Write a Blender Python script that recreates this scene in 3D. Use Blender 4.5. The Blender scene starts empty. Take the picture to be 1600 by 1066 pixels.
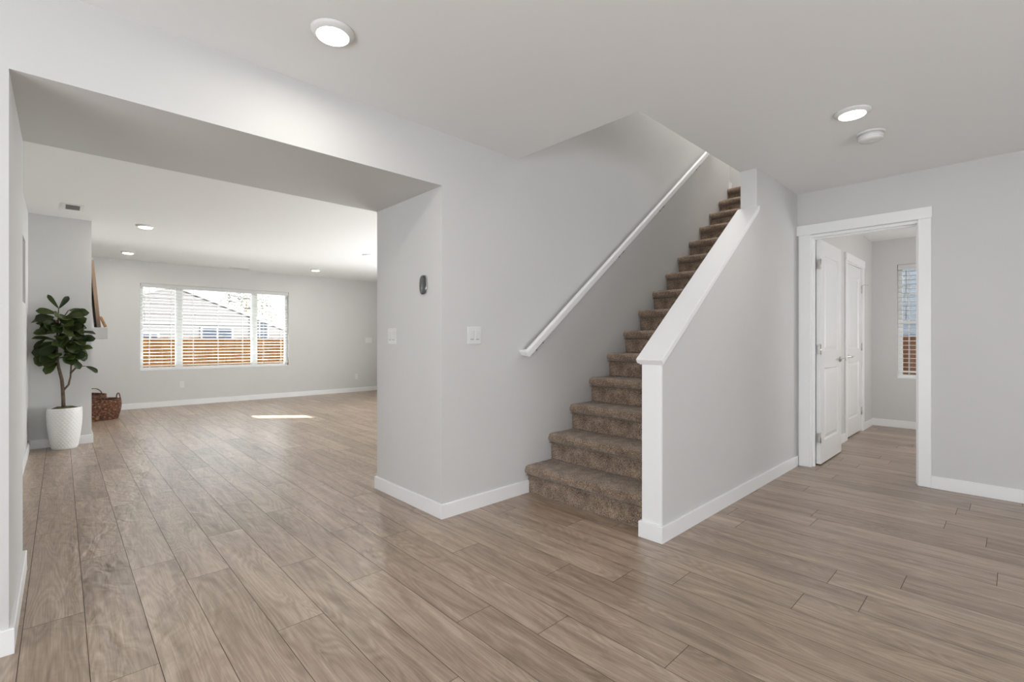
import bpy, bmesh, math, random
from mathutils import Vector, Matrix, noise
random.seed(7)
SC = bpy.context.scene
COL = SC.collection
PI = math.pi

# ------------------------------------------------------------------ camera
cam_d = bpy.data.cameras.new('camera')
cam = bpy.data.objects.new('camera', cam_d); COL.objects.link(cam)
cam_d.sensor_width = 36.0
cam_d.lens = 744.1 / 1600 * 36
cam_d.shift_y = -1.0 / 1600
cam_d.clip_start = 0.02
cam.location = (0, 0, 1.125)
cam.rotation_euler = (math.radians(90), 0, math.radians(-43.446))
SC.camera = cam

# ------------------------------------------------------------------ exposure
SC.view_settings.view_transform = 'Standard'
SC.view_settings.look = 'None'
SC.view_settings.exposure = 0.12
SC.view_settings.gamma = 1.0
SC.view_settings.use_curve_mapping = False
SC.cycles.max_bounces = 10
SC.cycles.diffuse_bounces = 6
SC.cycles.sample_clamp_indirect = 6.0
SC.cycles.use_denoising = True
SC.cycles.caustics_reflective = False

# ------------------------------------------------------------------ sky and sun
SUN_EL = math.radians(25)
w = bpy.data.worlds.new('sky'); SC.world = w; w.use_nodes = True
wn, wl = w.node_tree.nodes, w.node_tree.links
sky = wn.new('ShaderNodeTexSky'); sky.sky_type = 'NISHITA'; sky.sun_disc = False
sky.sun_elevation = SUN_EL; sky.sun_rotation = math.radians(130); sky.air_density = 1.0; sky.dust_density = 2.5
wn['Background'].inputs['Strength'].default_value = 0.5
hsv = wn.new('ShaderNodeHueSaturation'); hsv.inputs['Saturation'].default_value = 0.35      # thin bright haze
wl.new(sky.outputs[0], hsv.inputs['Color']); wl.new(hsv.outputs[0], wn['Background'].inputs['Color'])

def light(name, kind, loc, rot, energy, color=(1, 1, 1), **kw):
    d = bpy.data.lights.new(name, kind); d.energy = energy; d.color = color
    for k, v in kw.items(): setattr(d, k, v)
    o = bpy.data.objects.new(name, d); COL.objects.link(o)
    o.location = loc; o.rotation_euler = rot
    return o

sun = light('sun', 'SUN', (8, -6, 8), (0, 0, 0), 36.0, (1.0, 0.98, 0.95), angle=0.009)
sun_dir = Vector((-0.77, 0.64, -math.tan(SUN_EL)))
sun.rotation_euler = sun_dir.to_track_quat('-Z', 'Y').to_euler()
# fill lamps added in entry, far room and hall, standing in for unbuilt windows
FILL_TINT = (0.90, 0.95, 1.0)
light('entry_left_fill', 'AREA', (-2.9, 0.0, 1.1), (0, math.radians(-116), 0), 176, FILL_TINT, shape='RECTANGLE', size=1.7, size_y=3.4)  # added fill at the solid left wall, no window there
light('entry_front_fill', 'AREA', (0.9, -3.5, 1.0), (math.radians(112), 0, 0), 120, FILL_TINT, shape='RECTANGLE', size=3.4, size_y=1.7)  # fill lamp added behind the camera; the front wall is closed
light('far_room_fill', 'AREA', (5.28, 5.5, 0.8), (0, math.radians(114), 0), 200, (0.925, 0.98, 1.0), shape='RECTANGLE', size=1.4, size_y=3.8)  # lamp added along the right wall, which has no glazed door
light('below_sill_fill', 'AREA', (2.1, 11.1, -0.10), (math.radians(-135), 0, 0), 850, (0.95, 0.99, 1.0), shape='RECTANGLE', size=5.0, size_y=0.8)  # unseen lamp added outside under the sill to brighten the far ceiling
light('hall_fill', 'AREA', (6.4, -1.0, 1.2), (math.radians(112), 0, 0), 42, (1.0, 0.985, 0.97), shape='RECTANGLE', size=1.2, size_y=1.3)  # added lamp by the hall's right wall, apart from the hall window
light('upstairs_lamp_light', 'AREA', (5.4, 1.98, 5.3), (0, 0, 0), 54, (1.0, 0.97, 0.94), shape='RECTANGLE', size=3.0, size_y=0.6)

# ------------------------------------------------------------------ measured room
XC, YS, YB = 1.747, 2.485, 3.337        # column front corner, stair wall plane, back of the opening
XP, YPL, YPH = 2.42, 1.351, 1.471       # half wall end and faces
XD, H, HH, XL = 4.827, 2.438, 2.102, -0.136
YW = 9.919
CX0, CX1, CY = -0.245, 0.245, 6.985
BT, BH = 0.0146, 0.0916

# ------------------------------------------------------------------ materials
def nt(name):
    m = bpy.data.materials.new(name); m.use_nodes = True
    n, l = m.node_tree.nodes, m.node_tree.links
    return m, n, l, n['Principled BSDF']

def ramp(n, stops):
    r = n.new('ShaderNodeValToRGB'); e = r.color_ramp.elements
    while len(e) < len(stops): e.new(0.5)
    for k, (p, c) in enumerate(stops):
        e[k].position = p; e[k].color = (*c, 1)
    return r

def plain(name, col, rough=0.5, metal=0.0, bump=0.0, bscale=200, var=0.0, vscale=8, spec=0.5, coat=0.0):
    m, n, l, b = nt(name)
    b.inputs['Roughness'].default_value = rough; b.inputs['Metallic'].default_value = metal
    b.inputs['Specular IOR Level'].default_value = spec
    b.inputs['Coat Weight'].default_value = coat
    b.inputs['Base Color'].default_value = (*col, 1)
    tc = n.new('ShaderNodeTexCoord')
    if var:
        ns = n.new('ShaderNodeTexNoise'); ns.inputs['Scale'].default_value = vscale; ns.inputs['Detail'].default_value = 4
        l.new(tc.outputs['Object'], ns.inputs['Vector'])
        r = ramp(n, [(0.3, tuple(c * (1 - var) for c in col)), (0.7, tuple(min(1, c * (1 + var)) for c in col))])
        l.new(ns.outputs['Fac'], r.inputs[0]); l.new(r.outputs[0], b.inputs['Base Color'])
    if bump:
        ns = n.new('ShaderNodeTexNoise'); ns.inputs['Scale'].default_value = bscale; ns.inputs['Detail'].default_value = 3
        l.new(tc.outputs['Object'], ns.inputs['Vector'])
        bp = n.new('ShaderNodeBump'); bp.inputs['Strength'].default_value = bump; bp.inputs['Distance'].default_value = 0.002
        l.new(ns.outputs['Fac'], bp.inputs['Height']); l.new(bp.outputs[0], b.inputs['Normal'])
    return m

M = {}
M['wall'] = plain('wall_paint', (0.60, 0.598, 0.590), 0.75, bump=0.12, bscale=260, var=0.012, vscale=2, spec=0.25)
M['ceil'] = plain('ceiling_paint', (0.79, 0.79, 0.785), 0.85, bump=0.15, bscale=220, spec=0.2)
M['trim'] = plain('trim_paint', (0.80, 0.805, 0.81), 0.35, var=0.01, vscale=3)
M['door'] = plain('door_paint', (0.74, 0.745, 0.745), 0.38, var=0.01, vscale=3)
M['plastic'] = plain('white_plastic', (0.70, 0.70, 0.69), 0.4)
M['slot'] = plain('dark_slot', (0.06, 0.06, 0.06), 0.6)
M['greyslot'] = plain('grey_slot', (0.35, 0.35, 0.35), 0.6)
M['vinyl'] = plain('window_vinyl', (0.85, 0.86, 0.86), 0.4)
M['slat'] = plain('blind_slat', (0.82, 0.82, 0.79), 0.45)
M['cord'] = plain('blind_cord', (0.86, 0.86, 0.84), 0.8)
M['nickel'] = plain('satin_nickel', (0.62, 0.61, 0.59), 0.28, metal=1.0)
M['bronze'] = plain('dark_bracket', (0.045, 0.04, 0.036), 0.45, metal=0.6)
M['subfloor'] = plain('floor_joint', (0.075, 0.058, 0.045), 0.9)
M['bark'] = plain('bark', (0.115, 0.085, 0.055), 0.85, bump=0.8, bscale=60, var=0.3, vscale=30)
M['soil'] = plain('soil_moss', (0.10, 0.085, 0.035), 0.95, bump=1.0, bscale=90, var=0.5, vscale=40)
M['pot'] = plain('pot_ceramic', (0.80, 0.80, 0.79), 0.4)
M['shelf'] = plain('mantel_shaded_paint', (0.48, 0.47, 0.46), 0.55, bump=0.1)  # wall colour darkened: shade on the mantel is put into the paint
M['canvas'] = plain('canvas', (0.62, 0.58, 0.52), 0.85, var=0.2, vscale=6)
M['grass'] = plain('lawn', (0.30, 0.29, 0.24), 0.95, var=0.3, vscale=3)
M['concrete'] = plain('bounce_slab_concrete', (0.80, 0.79, 0.76), 0.9, var=0.08, vscale=5)  # near-white so the unseen slab reflects more light
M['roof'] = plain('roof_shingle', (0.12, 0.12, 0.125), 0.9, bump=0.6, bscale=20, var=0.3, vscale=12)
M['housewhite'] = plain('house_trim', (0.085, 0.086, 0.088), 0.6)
M['darkpane'] = plain('dark_window_glass', (0.02, 0.025, 0.035), 0.35, spec=0.2)
M['mirror_dark'] = plain('thermostat_glass', (0.016, 0.017, 0.019), 0.07, spec=1.0, coat=1.0)

def emit(name, col, s):
    m, n, l, b = nt(name)
    b.inputs['Base Color'].default_value = (0.9, 0.9, 0.9, 1)
    b.inputs['Emission Color'].default_value = (*col, 1); b.inputs['Emission Strength'].default_value = s
    return m
M['diffuser'] = emit('lamp_diffuser', (1.0, 0.96, 0.90), 9.0)

def glass():
    m, n, l, b = nt('window_glass')
    n.remove(b)
    t = n.new('ShaderNodeBsdfTransparent'); t.inputs[0].default_value = (0.97, 0.985, 0.98, 1)
    g = n.new('ShaderNodeBsdfGlossy'); g.inputs['Roughness'].default_value = 0.02
    f = n.new('ShaderNodeFresnel'); f.inputs[0].default_value = 1.16
    x = n.new('ShaderNodeMixShader')
    l.new(f.outputs[0], x.inputs[0]); l.new(t.outputs[0], x.inputs[1]); l.new(g.outputs[0], x.inputs[2])
    l.new(x.outputs[0], n['Material Output'].inputs[0])
    return m
M['glass'] = glass()

def floor_mat():
    m, n, l, b = nt('oak_plank')
    uv = n.new('ShaderNodeUVMap'); uv.uv_map = 'plank'          # metres along and across the plank, shifted per plank
    at = n.new('ShaderNodeAttribute'); at.attribute_name = 'tone'
    mp = n.new('ShaderNodeMapping'); mp.inputs['Scale'].default_value = (1.3, 13, 1)
    l.new(uv.outputs[0], mp.inputs[0])
    big = n.new('ShaderNodeTexNoise'); big.inputs['Scale'].default_value = 1.0; big.inputs['Detail'].default_value = 5; big.inputs['Distortion'].default_value = 1.2
    l.new(mp.outputs[0], big.inputs['Vector'])
    # cathedral figure: bands of a distorted field
    mp2 = n.new('ShaderNodeMapping'); mp2.inputs['Scale'].default_value = (1.1, 9, 1)
    l.new(uv.outputs[0], mp2.inputs[0])
    fld = n.new('ShaderNodeTexNoise'); fld.inputs['Scale'].default_value = 0.9; fld.inputs['Detail'].default_value = 1.5; fld.inputs['Distortion'].default_value = 0.4
    l.new(mp2.outputs[0], fld.inputs['Vector'])
    mul = n.new('ShaderNodeMath'); mul.operation = 'MULTIPLY'; mul.inputs[1].default_value = 120
    l.new(fld.outputs['Fac'], mul.inputs[0])
    sn = n.new('ShaderNodeMath'); sn.operation = 'SINE'; l.new(mul.outputs[0], sn.inputs[0])
    mp3 = n.new('ShaderNodeMapping'); mp3.inputs['Scale'].default_value = (6, 260, 1)
    l.new(uv.outputs[0], mp3.inputs[0])
    fine = n.new('ShaderNodeTexNoise'); fine.inputs['Scale'].default_value = 1.0; fine.inputs['Detail'].default_value = 3
    l.new(mp3.outputs[0], fine.inputs['Vector'])
    base = ramp(n, [(0.05, (0.165, 0.114, 0.079)), (0.45, (0.315, 0.231, 0.168)), (0.9, (0.51, 0.405, 0.315))])
    s1 = n.new('ShaderNodeMath'); s1.operation = 'MULTIPLY_ADD'; s1.inputs[1].default_value = 1.05; l.new(big.outputs['Fac'], s1.inputs[0])
    l.new(at.outputs['Fac'], s1.inputs[2])
    s2 = n.new('ShaderNodeMath'); s2.operation = 'MULTIPLY_ADD'; s2.inputs[1].default_value = 0.085; l.new(sn.outputs[0], s2.inputs[0]); l.new(s1.outputs[0], s2.inputs[2])
    s3 = n.new('ShaderNodeMath'); s3.operation = 'MULTIPLY_ADD'; s3.inputs[1].default_value = 0.75; l.new(fine.outputs['Fac'], s3.inputs[0]); l.new(s2.outputs[0], s3.inputs[2])
    sub = n.new('ShaderNodeMath'); sub.operation = 'SUBTRACT'; sub.inputs[1].default_value = 0.44; l.new(s3.outputs[0], sub.inputs[0])
    l.new(sub.outputs[0], base.inputs[0]); l.new(base.outputs[0], b.inputs['Base Color'])
    # hand-scraped surface: low wavy relief plus fine grain
    tc = n.new('ShaderNodeTexCoord')
    mp4 = n.new('ShaderNodeMapping'); mp4.inputs['Scale'].default_value = (7, 11, 1); l.new(uv.outputs[0], mp4.inputs[0])
    wav = n.new('ShaderNodeTexNoise'); wav.inputs['Scale'].default_value = 1.0; wav.inputs['Detail'].default_value = 2.5; wav.inputs['Distortion'].default_value = 0.6
    l.new(mp4.outputs[0], wav.inputs['Vector'])
    b1 = n.new('ShaderNodeBump'); b1.inputs['Strength'].default_value = 1.0; b1.inputs['Distance'].default_value = 0.0065
    l.new(wav.outputs['Fac'], b1.inputs['Height'])
    b2 = n.new('ShaderNodeBump'); b2.inputs['Strength'].default_value = 0.10; b2.inputs['Distance'].default_value = 0.001
    l.new(s3.outputs[0], b2.inputs['Height']); l.new(b1.outputs[0], b2.inputs['Normal']); l.new(b2.outputs[0], b.inputs['Normal'])
    rr = n.new('ShaderNodeMapRange'); rr.inputs['To Min'].default_value = 0.24; rr.inputs['To Max'].default_value = 0.38
    l.new(fine.outputs['Fac'], rr.inputs[0]); l.new(rr.outputs[0], b.inputs['Roughness'])
    b.inputs['Specular IOR Level'].default_value = 0.9
    return m
M['floor'] = floor_mat()

def carpet_mat():
    m, n, l, b = nt('carpet_pile')
    tc = n.new('ShaderNodeTexCoord')
    a = n.new('ShaderNodeTexNoise'); a.inputs['Scale'].default_value = 240; a.inputs['Detail'].default_value = 3; l.new(tc.outputs['Object'], a.inputs['Vector'])
    c = n.new('ShaderNodeTexNoise'); c.inputs['Scale'].default_value = 14; c.inputs['Detail'].default_value = 3; l.new(tc.outputs['Object'], c.inputs['Vector'])
    s = n.new('ShaderNodeMath'); s.operation = 'MULTIPLY_ADD'; s.inputs[1].default_value = 0.28; l.new(c.outputs['Fac'], s.inputs[0]); l.new(a.outputs['Fac'], s.inputs[2])
    r = ramp(n, [(0.47, (0.043, 0.029, 0.020)), (0.60, (0.170, 0.115, 0.079)), (0.68, (0.275, 0.196, 0.138)), (0.82, (0.56, 0.43, 0.325))])
    l.new(s.outputs[0], r.inputs[0]); l.new(r.outputs[0], b.inputs['Base Color'])
    b.inputs['Roughness'].default_value = 1.0; b.inputs['Specular IOR Level'].default_value = 0.1
    b.inputs['Sheen Weight'].default_value = 0.35; b.inputs['Sheen Roughness'].default_value = 0.5
    bp = n.new('ShaderNodeBump'); bp.inputs['Strength'].default_value = 0.9; bp.inputs['Distance'].default_value = 0.006
    l.new(a.outputs['Fac'], bp.inputs['Height']); l.new(bp.outputs[0], b.inputs['Normal'])
    return m
M['carpet'] = carpet_mat()

def wood(name, c0, c1, scale=(3, 60, 60), rough=0.5):
    m, n, l, b = nt(name)
    tc = n.new('ShaderNodeTexCoord'); mp = n.new('ShaderNodeMapping'); mp.inputs['Scale'].default_value = scale
    l.new(tc.outputs['Object'], mp.inputs[0])
    ns = n.new('ShaderNodeTexNoise'); ns.inputs['Scale'].default_value = 1; ns.inputs['Detail'].default_value = 4; l.new(mp.outputs[0], ns.inputs['Vector'])
    r = ramp(n, [(0.3, c0), (0.7, c1)]); l.new(ns.outputs['Fac'], r.inputs[0]); l.new(r.outputs[0], b.inputs['Base Color'])
    b.inputs['Roughness'].default_value = rough; b.inputs['Specular IOR Level'].default_value = 0.5 if rough < 0.7 else 0.05
    return m
M['framewood'] = wood('frame_wood', (0.20, 0.13, 0.085), (0.36, 0.255, 0.17), (30, 30, 3))
M['slabwood'] = wood('slab_wood', (0.20, 0.085, 0.025), (0.45, 0.24, 0.09), (30, 4, 30))
M['cedar'] = wood('cedar_board', (0.028, 0.0112, 0.0020), (0.050, 0.0215, 0.0042), (14, 14, 1.2), 0.8)
M['browncedar'] = wood('brown_cedar_board', (0.13, 0.062, 0.036), (0.20, 0.10, 0.064), (14, 14, 1.2), 0.8)

def wicker_mat():
    m, n, l, b = nt('wicker')
    tc = n.new('ShaderNodeTexCoord')
    ns = n.new('ShaderNodeTexNoise'); ns.inputs['Scale'].default_value = 45; ns.inputs['Detail'].default_value = 3; l.new(tc.outputs['Object'], ns.inputs['Vector'])
    r = ramp(n, [(0.34, (0.028, 0.010, 0.005)), (0.55, (0.15, 0.055, 0.024)), (0.74, (0.46, 0.23, 0.12))])
    l.new(ns.outputs['Fac'], r.inputs[0]); l.new(r.outputs[0], b.inputs['Base Color']); b.inputs['Roughness'].default_value = 0.6
    return m
M['wicker'] = wicker_mat()

def siding_mat(name, col, pitch=0.19):
    m, n, l, b = nt(name)
    b.inputs['Base Color'].default_value = (*col, 1); b.inputs['Roughness'].default_value = 0.7
    tc = n.new('ShaderNodeTexCoord'); ns = n.new('ShaderNodeTexNoise'); ns.inputs['Scale'].default_value = 2
    l.new(tc.outputs['Object'], ns.inputs['Vector'])
    r = ramp(n, [(0.3, tuple(c * 0.95 for c in col)), (0.7, col)]); l.new(ns.outputs['Fac'], r.inputs[0]); l.new(r.outputs[0], b.inputs['Base Color'])
    return m
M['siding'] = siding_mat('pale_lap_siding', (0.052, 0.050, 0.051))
M['bluesiding'] = siding_mat('blue_lap_siding', (0.34, 0.385, 0.44))

def leaf_mat(name, c0, c1, rough=0.35):
    m, n, l, b = nt(name)
    at = n.new('ShaderNodeAttribute'); at.attribute_name = 'tone'
    tc = n.new('ShaderNodeTexCoord'); ns = n.new('ShaderNodeTexNoise'); ns.inputs['Scale'].default_value = 12; ns.inputs['Detail'].default_value = 2
    l.new(tc.outputs['Object'], ns.inputs['Vector'])
    ad = n.new('ShaderNodeMath'); ad.operation = 'MULTIPLY_ADD'; ad.inputs[1].default_value = 0.4; l.new(ns.outputs['Fac'], ad.inputs[0]); l.new(at.outputs['Fac'], ad.inputs[2])
    r = ramp(n, [(0.15, c0), (0.95, c1)]); l.new(ad.outputs[0], r.inputs[0]); l.new(r.outputs[0], b.inputs['Base Color'])
    b.inputs['Roughness'].default_value = rough
    return m
M['leaf'] = leaf_mat('fig_leaf', (0.018, 0.040, 0.012), (0.15, 0.20, 0.055))
M['needle'] = leaf_mat('tree_needles', (0.012, 0.013, 0.008), (0.045, 0.041, 0.025), 0.8)
M['darkneedle'] = leaf_mat('dark_tree_needles', (0.02, 0.035, 0.045), (0.06, 0.09, 0.11), 0.8)

# ------------------------------------------------------------------ mesh helpers
class MB:
    def __init__(s): s.bm = bmesh.new()
    def box(s, a, b, rot=None, ctr=None):
        x0, y0, z0 = a; x1, y1, z1 = b
        v = [Vector(p) for p in ((x0, y0, z0), (x1, y0, z0), (x1, y1, z0), (x0, y1, z0), (x0, y0, z1), (x1, y0, z1), (x1, y1, z1), (x0, y1, z1))]
        if rot is not None:
            c = Vector(ctr) if ctr else sum(v, Vector()) / 8
            v = [c + rot @ (p - c) for p in v]
        v = [s.bm.verts.new(p) for p in v]
        for f in ((0, 3, 2, 1), (4, 5, 6, 7), (0, 1, 5, 4), (1, 2, 6, 5), (2, 3, 7, 6), (3, 0, 4, 7)): s.bm.faces.new([v[i] for i in f])
        return s
    def prism(s, pts, vec, smooth=False):
        """closed outline pts (3-D) extruded by vec"""
        vec = Vector(vec); a = [s.bm.verts.new(Vector(p)) for p in pts]; b = [s.bm.verts.new(Vector(p) + vec) for p in pts]
        n = len(a); s.bm.faces.new(a[::-1]); s.bm.faces.new(b)
        for i in range(n):
            f = s.bm.faces.new((a[i], a[(i + 1) % n], b[(i + 1) % n], b[i])); f.smooth = smooth
        return s
    def lathe(s, prof, c=(0, 0, 0), seg=40, axis='Z', cap=True, smooth=True):
        c = Vector(c); rings = []
        for r, h in prof:
            ring = []
            for k in range(seg):
                t = 2 * PI * k / seg
                p = (r * math.cos(t), r * math.sin(t), h)
                if axis == 'X': p = (p[2], p[0], p[1])
                if axis == 'Y': p = (p[1], p[2], p[0])
                ring.append(s.bm.verts.new(c + Vector(p)))
            rings.append(ring)
        for a, b in zip(rings, rings[1:]):
            for k in range(seg):
                f = s.bm.faces.new((a[k], a[(k + 1) % seg], b[(k + 1) % seg], b[k])); f.smooth = smooth
        if cap:
            s.bm.faces.new(rings[0][::-1]); s.bm.faces.new(rings[-1])
        return s
    def tube(s, pts, r, seg=8, cap=True):
        pts = [Vector(p) for p in pts]; n = len(pts); rr = r if isinstance(r, (list, tuple)) else [r] * n
        rings = []; up = None
        for i, p in enumerate(pts):
            d = (pts[min(i + 1, n - 1)] - pts[max(i - 1, 0)]).normalized()
            if up is None: up = d.orthogonal().normalized()
            u = (up - d * up.dot(d)).normalized(); up = u; v = d.cross(u)
            rings.append([s.bm.verts.new(p + (u * math.cos(2 * PI * k / seg) + v * math.sin(2 * PI * k / seg)) * rr[i]) for k in range(seg)])
        for a, b in zip(rings, rings[1:]):
            for k in range(seg):
                f = s.bm.faces.new((a[k], a[(k + 1) % seg], b[(k + 1) % seg], b[k])); f.smooth = True
        if cap: s.bm.faces.new(rings[0][::-1]); s.bm.faces.new(rings[-1])
        return s
    def bevel(s, w, seg=2):
        bmesh.ops.remove_doubles(s.bm, verts=s.bm.verts, dist=1e-6)
        es = [e for e in s.bm.edges if len(e.link_faces) == 2 and e.calc_face_angle(0) > 0.5]
        bmesh.ops.bevel(s.bm, geom=es, offset=w, segments=seg, affect='EDGES', profile=0.5, clamp_overlap=True)
        return s
    def obj(s, name, mat, parent=None, loc=None):
        bmesh.ops.recalc_face_normals(s.bm, faces=s.bm.faces)
        me = bpy.data.meshes.new(name); s.bm.to_mesh(me); s.bm.free(); me.materials.append(M[mat] if isinstance(mat, str) else mat)
        o = bpy.data.objects.new(name, me); COL.objects.link(o)
        if loc: o.location = loc
        if parent: o.parent = parent
        return o

def tag(o, label, cat, group=None):
    o['label'] = label; o['category'] = cat
    if group: o['group'] = group
    return o
def struct(o):
    o['kind'] = 'structure'; return o
def thing(name, loc, label, cat, rz=0, group=None):
    o = bpy.data.objects.new(name, None); o.empty_display_size = 0.05; COL.objects.link(o)
    o.location = loc; o.rotation_euler = (0, 0, rz)
    return tag(o, label, cat, group)
def dup(root, loc, label, rz=0):
    def cp(o, parent):
        c = o.copy(); COL.objects.link(c)
        if parent: c.parent = parent
        for ch in list(o.children): cp(ch, c)
        return c
    r = cp(root, None); r.location = loc; r.rotation_euler = (0, 0, rz); r['label'] = label
    return r

def holed(axis, c0, c1, u0, u1, z0, z1, holes):
    """wall slab across axis ('X' or 'Y'), from c0 to c1 thick, u along, with rectangular holes (ua,ub,za,zb)"""
    m = MB(); us = sorted({u0, u1, *[h[0] for h in holes], *[h[1] for h in holes]}); zs = sorted({z0, z1, *[h[2] for h in holes], *[h[3] for h in holes]})
    P = lambda u, z, c: (c, u, z) if axis == 'X' else (u, c, z)
    V = {}
    def v(u, z, c):
        k = (round(u, 5), round(z, 5), c)
        if k not in V: V[k] = m.bm.verts.new(P(u, z, c))
        return V[k]
    solid = {}
    for i in range(len(us) - 1):
        for j in range(len(zs) - 1):
            cu, cz = (us[i] + us[i + 1]) / 2, (zs[j] + zs[j + 1]) / 2
            solid[i, j] = not any(h[0] < cu < h[1] and h[2] < cz < h[3] for h in holes)
    for (i, j), s in solid.items():
        if not s: continue
        a, b, p, q = us[i], us[i + 1], zs[j], zs[j + 1]
        for c in (c0, c1): m.bm.faces.new((v(a, p, c), v(b, p, c), v(b, q, c), v(a, q, c)))
        for (di, dj), (e, f) in {(-1, 0): ((a, p), (a, q)), (1, 0): ((b, p), (b, q)), (0, -1): ((a, p), (b, p)), (0, 1): ((a, q), (b, q))}.items():
            if not solid.get((i + di, j + dj), False):
                m.bm.faces.new((v(*e, c0), v(*f, c0), v(*f, c1), v(*e, c1)))
    return m

def baseboard(name, pts, t=BT, h=BH):
    """runs along wall faces; the room is on the LEFT of the direction of travel; mitred corners"""
    pts = [Vector((x, y)) for x, y in pts]; n = len(pts); off = []
    for i, p in enumerate(pts):
        ns = []
        if i > 0: d = (p - pts[i - 1]).normalized(); ns.append(Vector((-d.y, d.x)))
        if i < n - 1: d = (pts[i + 1] - p).normalized(); ns.append(Vector((-d.y, d.x)))
        if len(ns) == 2:
            b = (ns[0] + ns[1]); b = b / b.length_squared * 2; off.append(b)
        else: off.append(ns[0])
    m = MB(); prof = [(0.0004, 0.0005), (t, 0.0005), (t, h - 0.003), (t - 0.003, h), (0.0004, h)]
    rings = [[m.bm.verts.new((*(p + o * k), z)) for k, z in prof] for p, o in zip(pts, off)]
    for a, b in zip(rings, rings[1:]):
        for k in range(len(prof)): m.bm.faces.new((a[k], a[(k + 1) % 5], b[(k + 1) % 5], b[k]))
    m.bm.faces.new(rings[0]); m.bm.faces.new(rings[-1][::-1])
    return struct(m.obj(name, 'trim'))

# ------------------------------------------------------------------ floor
def build_floor():
    bm = bmesh.new(); uvl = bm.loops.layers.uv.new('plank'); tone = bm.faces.layers.float.new('tone')
    known = {0: 2.97, 1: 1.45, 2: 1.96, 3: 2.50, 4: 2.13, 5: 2.75, 6: 1.255, 7: 0.826, 8: 1.54, 9: 1.286, 10: 1.083, 11: 0.645, 12: 0.446, -1: 2.05, -2: 2.65}
    W, L, g = 0.179, 1.22, 0.0011
    rnd = random.Random(3)
    x_lo, x_hi, y_lo, y_hi = -3.0, 7.97, -3.6, 10.06
    for r in range(math.floor((x_lo - 0.25) / W), math.ceil((x_hi - 0.25) / W)):
        xa, xb = max(0.25 + r * W, x_lo), min(0.25 + (r + 1) * W, x_hi)
        if xb - xa < 0.01: continue
        y = known.get(r, rnd.uniform(0, L)) - 12 * L
        while y < y_hi:
            ya, yb = max(y, y_lo), min(y + L, y_hi); y += L
            if yb - ya < 0.02: continue
            v = [bm.verts.new((X, Y, 0)) for X, Y in ((xa + g, ya + g), (xb - g, ya + g), (xb - g, yb - g), (xa + g, yb - g))]
            f = bm.faces.new(v); f[tone] = rnd.gauss(0.0, 0.075); u0, v0 = rnd.uniform(0, 90), rnd.uniform(0, 90)
            for lp in f.loops: lp[uvl].uv = (u0 + lp.vert.co.y, v0 + lp.vert.co.x)
    me = bpy.data.meshes.new('floor'); bm.to_mesh(me)
    bm.free(); me.materials.append(M['floor'])
    o = struct(bpy.data.objects.new('floor', me)); COL.objects.link(o)
    b = MB().box((x_lo, y_lo, -0.12), (x_hi, y_hi, -0.0012)).obj('floor_joints', 'subfloor', o)
    return o
build_floor()

# ------------------------------------------------------------------ ceiling and walls
SX1, SY1, LY = 7.0, YS + 0.115, 2.95
for a, b in (((-3.12, -3.72), (2.402, YB)), ((2.402, -3.72), (7.97, 1.476)), ((2.402, SY1), (7.12, YB)), ((-3.12, YB), (5.52, 10.06))):
    struct(MB().box((*a, H), (*b, 2.74)).obj('ceiling', 'ceil'))

m = MB().box((XC, YS, 0), (6.171, YB, H)); m.box((2.402, YS, H), (6.171, SY1, 5.4)); struct(m.obj('wall_stairs', 'wall'))
struct(MB().box((-3.0, YS, 0), (XL, YB, H)).obj('wall_pier', 'wall'))
struct(MB().box((XL, YS, HH), (XC, YB, H)).obj('wall_header', 'wall'))
struct(holed('X', CX0 - 0.12, CX0, YB, YW, 0, H, [(5.75, 6.45, 1.47, 2.06)]).obj('wall_left', 'wall'))
struct(MB().box((CX0, CY, 0), (CX1, 8.5, H)).obj('wall_chimney', 'wall'))
WX0, WX1, WZ0, WZ1 = 0.949, 3.284, 0.622, 2.075
struct(holed('Y', YW, YW + 0.141, CX0 - 0.12, 5.52, 0, H, [(WX0, WX1, WZ0, WZ1)]).obj('wall_back', 'wall'))
struct(holed('X', 5.40, 5.52, YB, YW, 0, H, [(4.65, 5.07, 1.65, 2.10)]).obj('wall_right', 'wall'))
DY0, DY1, DZ = 0.522, 1.238, 2.035
struct(holed('X', XD, XD + 0.12, -3.6, YPL, 0, H, [(DY0 - 0.02, DY1 + 0.02, -1, DZ + 0.02)]).obj('wall_door', 'wall'))
# half wall rising into the full-height wing wall
zt = lambda x: 0.972 + (x - 2.40) * 0.777           # underside of the sloped cap
XW = 3.85
outl = [(XP + 0.018, 0), (XD + 0.12, 0), (XD + 0.12, H), (XW, H), (XW, zt(XW)), (XP + 0.018, zt(XP + 0.018))]
struct(MB().prism([(x, YPL, z) for x, z in outl], (0, YPH - YPL, 0)).obj('wall_banister', 'wall'))
HY = 1.31
KX0, KX1, KZ = 6.44, 7.22, 2.01
struct(holed('Y', HY, HY + 0.12, XD + 0.12, 7.85, 0, H, [(KX0 - 0.02, KX1 + 0.02, -1, KZ + 0.02)]).obj('wall_hall_left', 'wall'))
VY0, VY1, VZ0, VZ1 = 0.43, 1.047, 0.635, 2.10
struct(holed('X', 7.85, 7.97, -1.2, HY + 0.12, 0, H, [(VY0, VY1, VZ0, VZ1)]).obj('wall_hall_back', 'wall'))
struct(MB().box((XD + 0.12, -1.2, 0), (7.85, -1.08, H)).obj('wall_hall_right', 'wall'))
struct(MB().box((-3.12, -3.6, 0), (-3.0, YB, H)).obj('wall_entry_left', 'wall'))
struct(MB().box((-3.12, -3.72, 0), (XD + 0.12, -3.6, H)).obj('wall_entry_front', 'wall'))
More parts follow.
